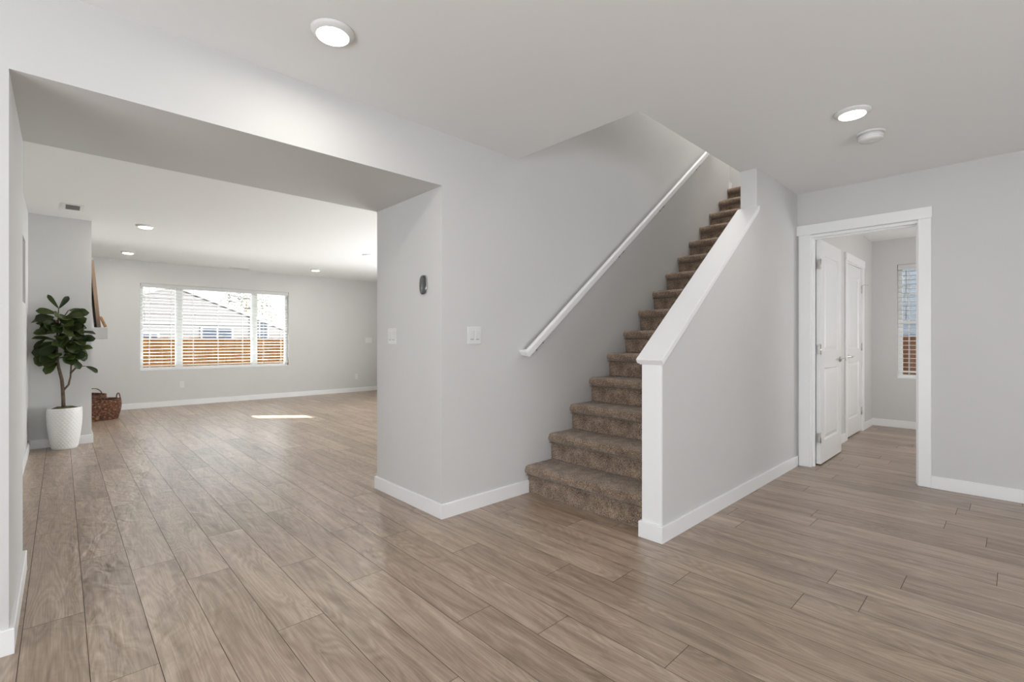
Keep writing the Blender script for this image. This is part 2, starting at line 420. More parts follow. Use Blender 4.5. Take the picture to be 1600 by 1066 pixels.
# upper floor around the stairwell
struct(MB().box((2.28, 1.356, 2.74), (2.402, SY1, 5.4)).obj('wall_stairwell_end', 'wall'))
struct(MB().box((2.402, 1.356, 2.74), (7.12, 1.476, 5.4)).obj('wall_stairwell', 'wall'))
struct(MB().box((SX1, 1.476, 2.74), (SX1 + 0.12, LY, 5.4)).obj('wall_landing_far', 'wall'))
struct(MB().box((6.171, LY, 2.74), (SX1 + 0.12, LY + 0.12, 5.4)).obj('wall_landing_end', 'wall'))
struct(MB().box((6.056, SY1, 2.74), (6.171, LY + 0.12, 5.4)).obj('wall_landing_side', 'wall'))
struct(MB().box((2.28, 1.356, 5.4), (SX1 + 0.12, LY + 0.12, 5.5)).obj('ceiling_stairwell', 'ceil'))
RUN, RISE, X1ST = 0.2565, 0.2022, 2.515
TOPX = X1ST + 14 * RUN
m = MB(); m.box((TOPX + 0.06, 1.476, 2.83), (SX1, YS, 3.03)); m.box((6.171, YS, 2.83), (SX1, LY, 3.03)); struct(m.obj('floor_landing', 'carpet'))

# ------------------------------------------------------------------ trim and baseboards
baseboard('baseboard_pier', [(CX0, YB), (XL, YB), (XL, YS), (-3.0, YS)])
baseboard('baseboard_stairs', [(X1ST - 0.001, YS), (XC, YS), (XC, YB), (5.40, YB)])
baseboard('baseboard_left', [(CX1, 8.5), (CX1, CY), (CX0, CY), (CX0, YB + BT)])
baseboard('baseboard_back', [(5.40, YW), (CX0, YW), (CX0, 8.5), (CX1 - 0.001, 8.5)])
baseboard('baseboard_right', [(5.40, YB + BT), (5.40, YW - BT)])
baseboard('baseboard_banister', [(XD - 0.019, YPL), (XP, YPL), (XP, YPH), (X1ST - 0.002, YPH)])
baseboard('baseboard_door', [(XD, -3.6), (XD, 0.441)])
baseboard('baseboard_hall', [(7.85, -1.08), (7.85, HY), (7.285, HY)])
baseboard('baseboard_hall_left', [(6.35, HY), (XD + 0.14, HY)])
baseboard('baseboard_landing', [(SX1, LY), (6.171, LY), (6.171, YS), (TOPX + 0.02, YS)]).location.z = 3.03

# white end board of the half wall
m = MB().box((XP, YPL - 0.001, 0.0), (XP + 0.018, YPH + 0.001, zt(XP + 0.018) - 0.002)).bevel(0.002, 1)
struct(m.obj('trim_1', 'trim'))
# sloped cap board
th = math.atan(0.777); dx, dz = math.cos(th), math.sin(th); nx, nz = -dz, dx
ct, cb = 0.030, 0.011
def sloped(k0, k1, over, x_in):
    a0 = (2.414 + nx * k0 + x_in, 0.983 + nz * k0 + x_in * 0.777); a1 = (2.414 + nx * k1 + x_in, 0.983 + nz * k1 + x_in * 0.777)
    xe = XW - 0.001; zl = lambda p: p[1] + (xe - p[0]) * 0.777
    return MB().prism([(x, YPL - over, z) for x, z in (a0, (xe, zl(a0)), (xe, zl(a1)), a1)], (0, YPH - YPL + 2 * over, 0)).bevel(0.003, 2)
struct(sloped(cb + 0.0003, cb + ct, 0.022, 0.0).obj('trim_2', 'trim'))
struct(sloped(0.0, cb, 0.015, 0.004).obj('trim_9', 'trim'))

# entry doorway casing
fx = XD - 0.018
m = MB()
m.box((fx, DY1 + 0.008, 0.001), (XD - 0.0003, 1.334, 2.06)); m.box((fx, 0.437, 0.001), (XD - 0.0003, DY0 - 0.008, 2.06))
m.bevel(0.002, 1); struct(m.obj('trim_3', 'trim'))
m = MB().box((XD - 0.024, 0.432, 2.06), (XD - 0.0003, YPL - 0.0005, 2.148)).bevel(0.002, 1); struct(m.obj('trim_4', 'trim'))
m = MB()
m.box((XD - 0.001, DY1, 0.001), (XD + 0.121, DY1 + 0.0195, DZ)); m.box((XD - 0.001, DY0 - 0.0195, 0.001), (XD + 0.121, DY0, DZ)); m.box((XD - 0.001, DY0 - 0.0195, DZ), (XD + 0.121, DY1 + 0.0195, DZ + 0.0195))
m.box((XD + 0.045, DY1 - 0.011, 0.001), (XD + 0.08, DY1 + 0.002, DZ - 0.011)); m.box((XD + 0.045, DY0 - 0.002, 0.001), (XD + 0.08, DY0 + 0.011, DZ - 0.011)); m.box((XD + 0.045, DY0 - 0.002, DZ - 0.011), (XD + 0.08, DY1 + 0.002, DZ + 0.002))
struct(m.obj('trim_5', 'trim'))
# closet casing in the hall
m = MB()
m.box((KX0 - 0.09, HY - 0.018, 0.001), (KX0 - 0.008, HY - 0.0003, KZ + 0.012)); m.box((KX1 + 0.008, HY - 0.018, 0.001), (KX1 + 0.075, HY - 0.0003, KZ + 0.012))
m.bevel(0.002, 1); struct(m.obj('trim_6', 'trim'))
m = MB().box((KX0 - 0.10, HY - 0.024, KZ + 0.012), (KX1 + 0.085, HY - 0.0003, KZ + 0.10)).bevel(0.002, 1); struct(m.obj('trim_7', 'trim'))
m = MB()
m.box((KX0 - 0.0195, HY - 0.001, 0.001), (KX0, HY + 0.121, KZ)); m.box((KX1, HY - 0.001, 0.001), (KX1 + 0.0195, HY + 0.121, KZ)); m.box((KX0 - 0.0195, HY - 0.001, KZ), (KX1 + 0.0195, HY + 0.121, KZ + 0.0195))
struct(m.obj('trim_8', 'trim'))

# ------------------------------------------------------------------ doors
def door_leaf(name, wd, ht, t=0.035):
    """two-panel door, local: x 0..wd from the hinge, y 0..t (y=0 is the front face), z 0..ht"""
    m = MB(); st = 0.125
    rows = [(0.20, 0.86), (1.01, ht - 0.13)]
    def face(y, s):
        xs = [0, st, wd - st, wd]; zs = [0, rows[0][0], rows[0][1], rows[1][0], rows[1][1], ht]
        V = lambda x, z, d=0: m.bm.verts.new((x, y + s * d, z))
        for i in range(3):
            for j in range(5):
                a, b, p, q2 = xs[i], xs[i + 1], zs[j], zs[j + 1]
                if i == 1 and j in (1, 3):
                    steps = [(0, 0), (0.010, 0.009), (0.022, 0.009), (0.050, 0.002)]
                    rings = [[V(a + k, p + k, d), V(b - k, p + k, d), V(b - k, q2 - k, d), V(a + k, q2 - k, d)] for k, d in steps]
                    for r0, r1 in zip(rings, rings[1:]):
                        for k in range(4): m.bm.faces.new((r0[k], r0[(k + 1) % 4], r1[(k + 1) % 4], r1[k]))
                    m.bm.faces.new(rings[-1])
                else: m.bm.faces.new((V(a, p), V(b, p), V(b, q2), V(a, q2)))
    face(0, 1); face(t, -1)
    for a, b in (((0, 0, 0), (0, t, ht)), ((wd, 0, 0), (wd, t, ht))):
        m.bm.faces.new([m.bm.verts.new(p) for p in ((a[0], 0, 0), (a[0], t, 0), (a[0], t, ht), (a[0], 0, ht))])
    for z in (0, ht): m.bm.faces.new([m.bm.verts.new(p) for p in ((0, 0, z), (wd, 0, z), (wd, t, z), (0, t, z))])
    bmesh.ops.remove_doubles(m.bm, verts=m.bm.verts, dist=1e-5)
    o = struct(m.obj(name, 'door')); return o
def lever(x, z, y, s, way, parent, name='door_handle'):
    m = MB(); m.lathe([(0.026, 0), (0.026, 0.006), (0.022, 0.010), (0.010, 0.012), (0.010, 0.042)], (0, 0, 0), 24, 'Y')
    m.tube([(0, 0.045, 0), (way * 0.02, 0.048, 0), (way * 0.06, 0.047, 0.001), (way * 0.105, 0.045, 0.0)], [0.010, 0.0095, 0.008, 0.007], 10)
    if s < 0:
        for v in m.bm.verts: v.co.y = -v.co.y
    return m.obj(name, 'nickel', parent, (x, y, z))
def hinge(p, parent, axis):
    m = MB(); m.tube([(0, 0, -0.044), (0, 0, 0.044)], 0.006, 10); m.tube([(0, 0, 0.044), (0, 0, 0.049)], 0.0045, 8)
    if axis == 'edge': m.box((-0.003, 0.002, -0.043), (-0.0003, 0.030, 0.043)); m.box((-0.0345, -0.003, -0.043), (-0.004, -0.0005, 0.043))
    else: m.box((0.0, -0.0015, -0.043), (0.012, 0.0015, 0.043))
    return m.obj('hinge', 'nickel', parent, p)
LW = 0.738
d1 = door_leaf('door_1', LW, 2.02); d1.location = (4.955, 1.199, 0.012)
lever(LW - 0.062, 0.925, -0.0005, -1, -1, d1); lever(LW - 0.062, 0.925, 0.0355, 1, -1, d1)
MB().box((LW - 0.001, 0.006, 0.895), (LW + 0.0012, 0.029, 0.955)).obj('latch_plate', 'nickel', d1)
for z in (0.235, 1.03, 1.80): hinge((-0.001, 0.0, z), d1, 'edge')
KW = KX1 - KX0 - 0.006
d2 = door_leaf('door_2', KW, KZ - 0.018); d2.location = (KX0 + 0.003, HY + 0.004, 0.014)
lever(0.065, 0.925, -0.0005, -1, 1, d2)
for z in (0.235, 1.03, 1.74): hinge((KW + 0.004, -0.004, z), d2, 'face')
m = MB(); m.tube([(0, 0, 0), (0, -0.02, 0.004), (0.06, -0.05, 0.004)], 0.004, 8); m.lathe([(0.009, 0), (0.009, 0.012)], (0.06, -0.055, 0.004), 12, 'Y'); m.obj('door_stop', 'nickel', d2, (KW + 0.004, -0.010, 1.79))

# ------------------------------------------------------------------ staircase
def step_profile(first):
    R, T = RISE, RUN
    p = []
    nose = 0.034
    # from tread back, over the nose, down the riser (x forward is negative)
    p += [(T + 0.002, R), (0.03, R + 0.001)]
    for k in range(9):
        a = PI / 2 + k / 8 * PI
        p.append((-0.004 + 0.030 * math.cos(a), R - 0.034 + 0.034 * math.sin(a)))
    p += [(-0.030, R - 0.071), (-0.006, R - 0.077), (0.0, R - 0.072), (0.0, R - 0.10), (0.0, 0.05), (0.001, 0.0)]
    return p
stair = thing('staircase', (X1ST, (YPH + YS) / 2, 0), 'brown speckled carpeted staircase rising between the half wall and the grey wall', 'staircase')
SYA, SYB = YPH + 0.0075, YS - 0.002
def carpet_strip(name, prof, parent, x0, z0, seed, close):
    bm = bmesh.new(); NY = 110; dens = []
    for (a, b) in zip(prof, prof[1:]):
        n = max(1, int(math.hypot(b[0] - a[0], b[1] - a[1]) / 0.011)); dens += [(a[0] + (b[0] - a[0]) * k / n, a[1] + (b[1] - a[1]) * k / n) for k in range(n)]
    dens.append(prof[-1]); rows = []; rnd = random.Random(seed)
    for i, (x, z) in enumerate(dens):
        a, b = dens[max(0, i - 1)], dens[min(len(dens) - 1, i + 1)]
        t = Vector((b[0] - a[0], b[1] - a[1])).normalized(); nrm = Vector((t.y, -t.x))
        row = []
        for j in range(NY + 1):
            y = SYA + (SYB - SYA) * j / NY
            d = noise.noise(Vector((x * 30 + seed * 9, y * 30, z * 30))) * 0.0022 + rnd.uniform(-1, 1) * 0.0016 - 0.0012
            if i in (0, len(dens) - 1): d = 0
            row.append(bm.verts.new((x - nrm.x * d * -1, y - (YPH + YS) / 2, z + nrm.y * d)))
        rows.append(row)
    for a, b in zip(rows, rows[1:]):
        for j in range(NY):
            f = bm.faces.new((a[j], a[j + 1], b[j + 1], b[j])); f.smooth = True
    # close the body behind the pile
    back = [bm.verts.new((close[k][0], r - (YPH + YS) / 2, close[k][1])) for r in (SYA, SYB) for k in range(len(close))]
    n = len(close)
    for s, o0 in ((0, 0), (NY, n)):
        bm.faces.new([r[s] for r in rows] + [back[o0 + k] for k in range(n)])
    bm.faces.new([rows[-1][j] for j in range(NY + 1)] + [back[n], back[0]])
    bm.faces.new([rows[0][j] for j in range(NY + 1)] + [back[2 * n - 1], back[n - 1]])
    for k in range(n - 1): bm.faces.new((back[k], back[k + 1], back[n + k + 1], back[n + k]))
    bmesh.ops.recalc_face_normals(bm, faces=bm.faces)
    me = bpy.data.meshes.new(name); bm.to_mesh(me); bm.free(); me.materials.append(M['carpet'])
    o = bpy.data.objects.new(name, me); COL.objects.link(o); o.parent = parent; o.location = (x0, 0, z0); return o
prof = step_profile(True)
cut = next(i for i, p in enumerate(prof) if p == (0.0, RISE - 0.072))
tread_p, riser_p = prof[:cut + 1], prof[cut:]
t0 = carpet_strip('tread', tread_p, stair, 0, 0, 1, [(0.02, RISE - 0.09), (RUN + 0.002, RISE - 0.05)])
r0 = carpet_strip('riser', riser_p, stair, 0, 0, 2, [(0.02, 0.0), (0.02, RISE - 0.072)])
for k in range(1, 15):
    for o in (t0, r0):
        if k == 14 and o is t0:
            c2 = carpet_strip('tread', [(0.05, RISE)] + tread_p[1:], stair, k * RUN, k * RISE, 5, [(0.02, RISE - 0.09), (0.05, RISE - 0.05)]); continue
        c2 = o.copy(); COL.objects.link(c2); c2.parent = stair; c2.location = (k * RUN, 0, k * RISE)

# ------------------------------------------------------------------ handrail
hr = thing('handrail', (2.45, YS, 1.03), 'long white wall handrail sloping up along the stairs on dark brackets', 'handrail')
S0 = Vector((2.452, 2.420, 1.035)); S1 = Vector((5.62, 2.420, 1.035 + (5.62 - 2.452) * 0.7655))
d = (S1 - S0).normalized(); n2 = Vector((-d.z, 0, d.x)); hh, hw = 0.026, 0.018
prof = []
for (u, v, r) in ((1, 1, 0.012), (-1, 1, 0.012), (-1, -1, 0.006), (1, -1, 0.006)):
    a_s = {(1, 1): 0, (-1, 1): PI / 2, (-1, -1): PI, (1, -1): 1.5 * PI}[(u, v)]
    for k in range(4):
        a = a_s + k / 3 * PI / 2; prof.append((u * (hw - r) + r * math.cos(a), v * (hh - r) + r * math.sin(a)))
m = MB()
def sect(p, axis_v, up, ofs):
    return [m.bm.verts.new(Vector(p) + axis_v * a + up * b - Vector((2.45, YS, 1.03))) for a, b in prof]
# wall return, mitre, long rail, return at the top
yv = Vector((0, 1, 0))
rings = []
rings.append([m.bm.verts.new(Vector((S0.x + a, YS - 0.0008, S0.z)) + n2 * b - Vector((2.45, YS, 1.03))) for a, b in prof])
rings.append([m.bm.verts.new(S0 + d * a + yv * a + n2 * b - Vector((2.45, YS, 1.03))) for a, b in prof])
rings.append([m.bm.verts.new(S1 - d * a + yv * a + n2 * b - Vector((2.45, YS, 1.03))) for a, b in prof])
rings.append([m.bm.verts.new(Vector((S1.x - a, YS - 0.0008, S1.z)) + n2 * b - Vector((2.45, YS, 1.03))) for a, b in prof])
N = len(prof)
for a, b in zip(rings, rings[1:]):
    for k in range(N): m.bm.faces.new((a[k], a[(k + 1) % N], b[(k + 1) % N], b[k]))
m.bm.faces.new(rings[0]); m.bm.faces.new(rings[-1])
m.obj('rail', 'trim', hr)
ex = Matrix.Rotation(-math.atan2(d.z, d.x), 3, 'Y')
for x in (2.555, 3.615, 4.325, 5.115):
    c0 = S0 + d * ((x - S0.x) / d.x) - n2 * hh - Vector((2.45, YS, 1.03))
    m = MB(); m.box(c0 + Vector((-0.052, -0.012, -0.004)), c0 + Vector((0.052, 0.012, 0.0)), ex, c0)
    for s in (-1, 1): m.lathe([(0.007, -0.016), (0.0085, -0.003)], c0 + d * s * 0.044, 10)
    b = m.obj('bracket', 'bronze', hr)
    m = MB(); wy = -0.001; w0 = Vector((c0.x, wy, c0.z - 0.045))
    m.tube([c0 + Vector((0, 0, -0.003)), c0 + Vector((0, 0.01, -0.03)), Vector((c0.x, wy - 0.02, c0.z - 0.045)), w0], 0.006, 8)
    m.lathe([(0.02, -0.005), (0.02, 0)], w0, 16, 'Y'); m.obj('bracket_arm', 'trim', b)

# ------------------------------------------------------------------ windows and blinds
def window_x(name, x0, x1, z0, z1, y, mulls, depth=0.141):
    """window in a wall across Y (room side at y)"""
    yo = y + 0.075; fw = 0.045
    m = MB(); m.box((x0 + 0.0005, yo, z0 + 0.0005), (x0 + fw, y + depth, z1 - 0.0005)); m.box((x1 - fw, yo, z0 + 0.0005), (x1 - 0.0005, y + depth, z1 - 0.0005))
    m.box((x0 + fw, yo, z0 + 0.0005), (x1 - fw, y + depth, z0 + fw)); m.box((x0 + fw, yo, z1 - fw), (x1 - fw, y + depth, z1 - 0.0005))
    for a, b in mulls: m.box((a, yo - 0.004, z0 + fw), (b, y + depth - 0.01, z1 - fw))
    o = struct(m.obj(name, 'vinyl'))
    xs = [x0 + fw] + [v for ab in mulls for v in ab] + [x1 - fw]
    for k in range(0, len(xs), 2): MB().box((xs[k], yo + 0.03, z0 + fw), (xs[k + 1], yo + 0.036, z1 - fw)).obj('pane', 'glass', o)
    m = MB().box((x0 + 0.0008, y + 0.002, z0 + 0.0006), (x1 - 0.0008, yo, z0 + 0.012)).bevel(0.002, 1); m.obj('sill', 'trim', o)
    return o
window_x('window_1', WX0, WX1, WZ0, WZ1, YW, [(1.44, 1.545), (2.635, 2.735)])
def blind(name, wd, ht, label, ladders, pitch=0.056, sw=0.060, tilt=-5.0):
    """local: x 0..wd, y 0 = slat centre line, z 0..ht, room on -y"""
    t = thing(name, (0, 0, 0), label, 'blind')
    m = MB().box((0, -0.028, ht - 0.045), (wd, 0.026, ht - 0.002)).bevel(0.002, 1); m.obj('headrail', 'slat', t)
    m = MB().box((-0.0, -0.036, ht - 0.065), (wd, -0.0285, ht - 0.001)).bevel(0.002, 1); m.obj('valance', 'wall', t)
    m = MB(); ns = int((ht - 0.065 - 0.05) / pitch); rt = Matrix.Rotation(math.radians(tilt), 3, 'X')
    for k in range(ns):
        z = ht - 0.085 - k * pitch
        m.box((0.004, -sw / 2, z - 0.0022), (wd - 0.004, sw / 2, z + 0.0022), rt)
    m.obj('slats', 'slat', t)
    zb = ht - 0.085 - ns * pitch
    m = MB().box((0.004, -0.026, max(0.004, zb - 0.012)), (wd - 0.004, 0.026, max(0.022, zb + 0.008))).bevel(0.003, 1); m.obj('bottom_rail', 'slat', t)
    for x in ladders:
        m = MB()
        for y in (-0.029, 0.029): m.tube([(x, y, 0.02), (x, y, ht - 0.045)], 0.0024, 5)
        m.obj('ladder_cord', 'cord', t)
    return t
b = blind('window_blind', WX1 - WX0 - 0.012, WZ1 - WZ0 - 0.014, 'wide white slatted blind across the picture window in the far living room', (0.12, 0.42, 0.74, 1.12, 1.52, 1.88, 2.20))
b.location = (WX0 + 0.006, YW + 0.038, WZ0 + 0.0125)
m = MB().tube([(0.05, -0.045, WZ1 - WZ0 - 0.10), (0.05, -0.046, 0.78)], 0.004, 6); m.obj('tilt_wand', 'cord', b)

# hall window (wall across X)
m = MB(); xo, fw = 7.85 + 0.065, 0.045; xe = 7.97
m.box((xo, VY0 + 0.0005, VZ0 + 0.0005), (xe, VY0 + fw, VZ1 - 0.0005)); m.box((xo, VY1 - fw, VZ0 + 0.0005), (xe, VY1 - 0.0005, VZ1 - 0.0005))
m.box((xo, VY0 + fw, VZ0 + 0.0005), (xe, VY1 - fw, VZ0 + fw)); m.box((xo, VY0 + fw, VZ1 - fw), (xe, VY1 - fw, VZ1 - 0.0005)); m.box((xo + 0.01, VY0 + fw, 1.335), (xe - 0.01, VY1 - fw, 1.375))
w2 = struct(m.obj('window_2', 'vinyl'))
MB().box((xo + 0.025, VY0 + fw, VZ0 + fw), (xo + 0.03, VY1 - fw, VZ1 - fw)).obj('pane', 'glass', w2)
MB().box((7.852, VY0 + 0.0008, VZ0 + 0.0006), (xo, VY1 - 0.0008, VZ0 + 0.012)).bevel(0.002, 1).obj('sill', 'trim', w2)
b2 = blind('window_blind', VY1 - VY0 - 0.012, VZ1 - VZ0 - 0.014, 'narrow white slatted blind on the small hall window seen through the doorway', (0.11, 0.31, 0.50), pitch=0.056, sw=0.058)
b2.location = (7.85 + 0.038, VY1 - 0.006, VZ0 + 0.0125); b2.rotation_euler = (0, 0, -PI / 2)
m = MB().tube([(0.085, -0.042, VZ1 - VZ0 - 0.09), (0.085, -0.044, 0.75)], 0.0045, 6); m.obj('tilt_wand', 'nickel', b2)

# small high window in the left wall of the far room
m = MB(); ya, yb, za, zb = 5.75, 6.45, 1.47, 2.06; xa, xb = CX0 - 0.12, CX0 - 0.07
m.box((xa, ya + 0.0005, za + 0.0005), (xb, ya + 0.04, zb - 0.0005)); m.box((xa, yb - 0.04, za + 0.0005), (xb, yb - 0.0005, zb - 0.0005)); m.box((xa, ya + 0.04, za + 0.0005), (xb, yb - 0.04, za + 0.04)); m.box((xa, ya + 0.04, zb - 0.04), (xb, yb - 0.04, zb - 0.0005))
w3 = struct(m.obj('window_3', 'vinyl')); MB().box((xa + 0.02, ya + 0.04, za + 0.04), (xa + 0.025, yb - 0.04, zb - 0.04)).obj('pane', 'glass', w3)

# ------------------------------------------------------------------ ceiling lights
def ceiling_light(label, power=4.8):
    t = thing('ceiling_light', (0, 0, H), label, 'ceiling light', group='round flush ceiling lights')
    MB().lathe([(0.089, -0.0005), (0.089, -0.004), (0.083, -0.011), (0.068, -0.020), (0.065, -0.020)], seg=56, cap=True).obj('trim_ring', 'plastic', t)
    MB().lathe([(0.0645, -0.0195), (0.0645, -0.0225), (0.050, -0.0275), (0.02, -0.0295)], seg=48).obj('diffuser', 'diffuser', t)
    ld = bpy.data.lights.new('downlight', 'AREA'); ld.shape = 'DISK'; ld.size = 0.12; ld.energy = power; ld.color = (1.0, 0.95, 0.89)
    lo = bpy.data.objects.new('downlight', ld); COL.objects.link(lo); lo.parent = t; lo.location = (0, 0, -0.032)
    return t
cl = ceiling_light('large bright round ceiling light nearest the camera above the room opening'); cl.location = (0.84, 1.995, H)
for x, y, lb in ((3.3, 0.642, 'round ceiling light beside the smoke detector on the entry ceiling'),
                 (0.702, 6.853, 'round living room ceiling light just beyond the ceiling vent near the fireplace wall'),
                 (0.724, 9.066, 'small round ceiling light above the left end of the far window'),
                 (3.426, 6.835, 'round living room ceiling light next to the wall column edge'),
                 (3.432, 8.928, 'small round ceiling light above and right of the far window')):
    dup(cl, (x, y, H), lb)
sd = thing('smoke_detector', (3.715, 0.627, H), 'white round smoke detector on the entry ceiling beside the light', 'smoke detector')
MB().lathe([(0.076, -0.0005), (0.076, -0.010), (0.072, -0.013)], seg=40).obj('base', 'plastic', sd)
MB().lathe([(0.062, -0.013), (0.062, -0.018), (0.067, -0.020), (0.067, -0.040), (0.060, -0.050), (0.03, -0.053)], seg=40).obj('body', 'plastic', sd)
MB().lathe([(0.0622, -0.0405), (0.0672, -0.0392), (0.0672, -0.0402), (0.0622, -0.0425)], seg=40, cap=False).obj('vent_slot', 'greyslot', sd)
MB().lathe([(0.014, -0.051), (0.014, -0.0555)], (0.02, 0.0, 0), seg=20).obj('test_button', 'plastic', sd)

def ceiling_vent(loc, lx, ly, label):
    t = thing('ceiling_vent', loc, label, 'vent')
    m = MB(); f = 0.028
    m.box((-lx / 2, -ly / 2, -0.006), (lx / 2, -ly / 2 + f, -0.0005)); m.box((-lx / 2, ly / 2 - f, -0.006), (lx / 2, ly / 2, -0.0005)); m.box((-lx / 2, -ly / 2 + f, -0.006), (-lx / 2 + f, ly / 2 - f, -0.0005)); m.box((lx / 2 - f, -ly / 2 + f, -0.006), (lx / 2, ly / 2 - f, -0.0005))
    m.obj('frame', 'plastic', t)
    MB().box((-lx / 2 + f, -ly / 2 + f, -0.002), (lx / 2 - f, ly / 2 - f, -0.0006)).obj('backing', 'slot', t)
    m = MB(); n = 6; rt = Matrix.Rotation(math.radians(35), 3, 'X')
    for k in range(n):
        y = -ly / 2 + f + (k + 0.5) * (ly - 2 * f) / n; m.box((-lx / 2 + f, y - 0.009, -0.0065), (lx / 2 - f, y + 0.009, -0.0055), rt)
    m.obj('louvres', 'plastic', t); return t
ceiling_vent((0.085, 6.375, H), 0.16, 0.27, 'white ceiling vent near the fireplace wall above the potted plant')
ceiling_vent((2.36, 9.72, H), 0.30, 0.12, 'white ceiling vent close to the wall above the far window')

# ------------------------------------------------------------------ wall plates, thermostat
def plate(name, label, cat, wd, ht, kind, gangs=1):
    """local: x across, y out of wall towards -y, z up"""
    t = thing(name, (0, 0, 0), label, cat)
    m = MB().box((-wd / 2, -0.006, -ht / 2), (wd / 2, -0.0004, ht / 2)).bevel(0.003, 2); m.obj('cover_plate', 'plastic', t)
    for g in range(gangs):
        x = (g - (gangs - 1) / 2) * 0.046
        if kind == 'rocker':
            m = MB().box((x - 0.0165, -0.0085, -0.034), (x + 0.0165, -0.0062, 0.034), Matrix.Rotation(math.radians(3), 3, 'X')).bevel(0.001, 1); m.obj('rocker', 'plastic', t)
            m = MB().box((x - 0.014, -0.0096, -0.026), (x + 0.014, -0.0090, -0.0235)); m.obj('slider_slot', 'slot', t) if gangs == 2 else m.bm.free()
        elif kind == 'outlet':
            for s in (-1, 1):
                m = MB().lathe([(0.0165, 0), (0.0165, 0.0025)], (x, -0.0086, s * 0.0195), 20, 'Y'); o = m.obj('socket', 'plastic', t)
                m = MB()
                for sx in (-0.006, 0.006): m.box((x + sx - 0.001, -0.0092, s * 0.0195 - 0.002), (x + sx + 0.001, -0.0087, s * 0.0195 + 0.006))
                m.obj('slots', 'slot', o)
    return t
p = plate('light_switch', 'white double rocker light switch on the wall left of the stair handrail', 'light switch', 0.116, 0.116, 'rocker', 2); p.location = (2.004, YS, 1.157)
p = plate('light_switch', 'white two-control wall plate on the column side below the dark thermostat', 'light switch', 0.116, 0.116, 'rocker', 2); p.location = (XC, 3.104, 1.154); p.rotation_euler = (0, 0, -PI / 2)
p = plate('wall_outlet', 'white wall outlet below the left part of the far window', 'outlet', 0.072, 0.116, 'outlet'); p.location = (1.519, YW, 0.36)
p = plate('wall_outlet', 'white wall outlet low on the far wall near the column edge', 'outlet', 0.072, 0.116, 'outlet'); p.location = (4.695, YW, 0.333)
p = plate('light_switch', 'white triple light switch on the far wall beside the column edge', 'light switch', 0.162, 0.116, 'rocker', 3); p.location = (4.985, YW, 1.129)
t = thing('thermostat', (XC, 2.690, 1.492), 'dark glossy oval thermostat on the side of the column', 'thermostat', rz=-PI / 2)
def oval(rx, rz_, y, sc=1.0, n=44):
    out = []
    for k in range(n):
        a = 2 * PI * k / n; cx, sx = math.cos(a), math.sin(a); e = 0.72
        out.append((sc * rx * math.copysign(abs(cx) ** e, cx), y, sc * rz_ * math.copysign(abs(sx) ** e, sx)))
    return out
def loft(m, rings, smooth=True):
    R = [[m.bm.verts.new(p) for p in r] for r in rings]; n = len(R[0])
    for a, b in zip(R, R[1:]):
        for k in range(n): f = m.bm.faces.new((a[k], a[(k + 1) % n], b[(k + 1) % n], b[k])); f.smooth = smooth
    m.bm.faces.new(R[0]); m.bm.faces.new(R[-1]); return m
loft(MB(), [oval(0.040, 0.064, -0.0004), oval(0.040, 0.064, -0.007), oval(0.038, 0.062, -0.010)]).obj('housing', 'nickel', t)
loft(MB(), [oval(0.0395, 0.0635, -0.0075), oval(0.0395, 0.0635, -0.012), oval(0.037, 0.061, -0.0155), oval(0.028, 0.05, -0.0175), oval(0.012, 0.025, -0.0185)]).obj('display', 'mirror_dark', t)

# ------------------------------------------------------------------ potted fig
pf = thing('potted_fig_tree', (0.028, 6.825, 0), 'leafy fiddle-leaf fig in a white scaled pot by the grey chimney wall', 'potted plant')
PH = 0.425
def pot_mesh():
    m = MB(); rows, cols = 60, 120; rings = []
    def rad(z):
        u = z / PH
        return 0.098 + 0.040 * math.sin(min(1, u / 0.9) * PI / 2) ** 0.9 - 0.003 * max(0, u - 0.9) * 10
    for i in range(rows + 1):
        z = PH * i / rows; ring = []
        for k in range(cols):
            a = 2 * PI * k / cols; row = z / 0.021; ri = math.floor(row); fr = row - ri
            ph = (a * 25 / (2 * PI) + 0.5 * (ri % 2)) % 1.0; cu = 1 - (2 * ph - 1) ** 2
            sc = 0.0055 * max(0, cu * 0.9 - fr * 0.75) if 0.012 < z < PH - 0.012 else 0
            r = rad(z) + sc; ring.append(m.bm.verts.new((r * math.cos(a), r * math.sin(a), z)))
        rings.append(ring)
    ri = [[m.bm.verts.new((q * math.cos(2 * PI * k / cols), q * math.sin(2 * PI * k / cols), z)) for k in range(cols)] for q, z in ((rad(PH) - 0.012, PH), (rad(PH) - 0.014, PH - 0.05))]
    rings += ri
    for a, b in zip(rings, rings[1:]):
        for k in range(cols): f = m.bm.faces.new((a[k], a[(k + 1) % cols], b[(k + 1) % cols], b[k])); f.smooth = True
    m.bm.faces.new(rings[0][::-1]); m.bm.faces.new(rings[-1]); return m
pot_mesh().obj('pot', 'pot', pf)
m = MB(); rr = random.Random(5)
m.lathe([(0.122, PH - 0.045), (0.122, PH - 0.016), (0.09, PH - 0.004), (0.06, PH + 0.006), (0.01, PH + 0.008)], seg=36)
for v in m.bm.verts: v.co.z += rr.uniform(-0.004, 0.006) if v.co.z > PH - 0.02 else 0
m.obj('soil', 'soil', pf)
trunk = [(-0.008, 0, PH - 0.03), (-0.01, 0, 0.52), (-0.014, 0.0, 0.62), (-0.022, 0.005, 0.72), (-0.045, 0.005, 0.84), (-0.06, 0, 0.98), (-0.058, 0, 1.14), (-0.05, 0, 1.30), (-0.045, 0, 1.46)]
m = MB().tube(trunk, [0.017, 0.016, 0.0155, 0.015, 0.013, 0.011, 0.009, 0.007, 0.004], 10)
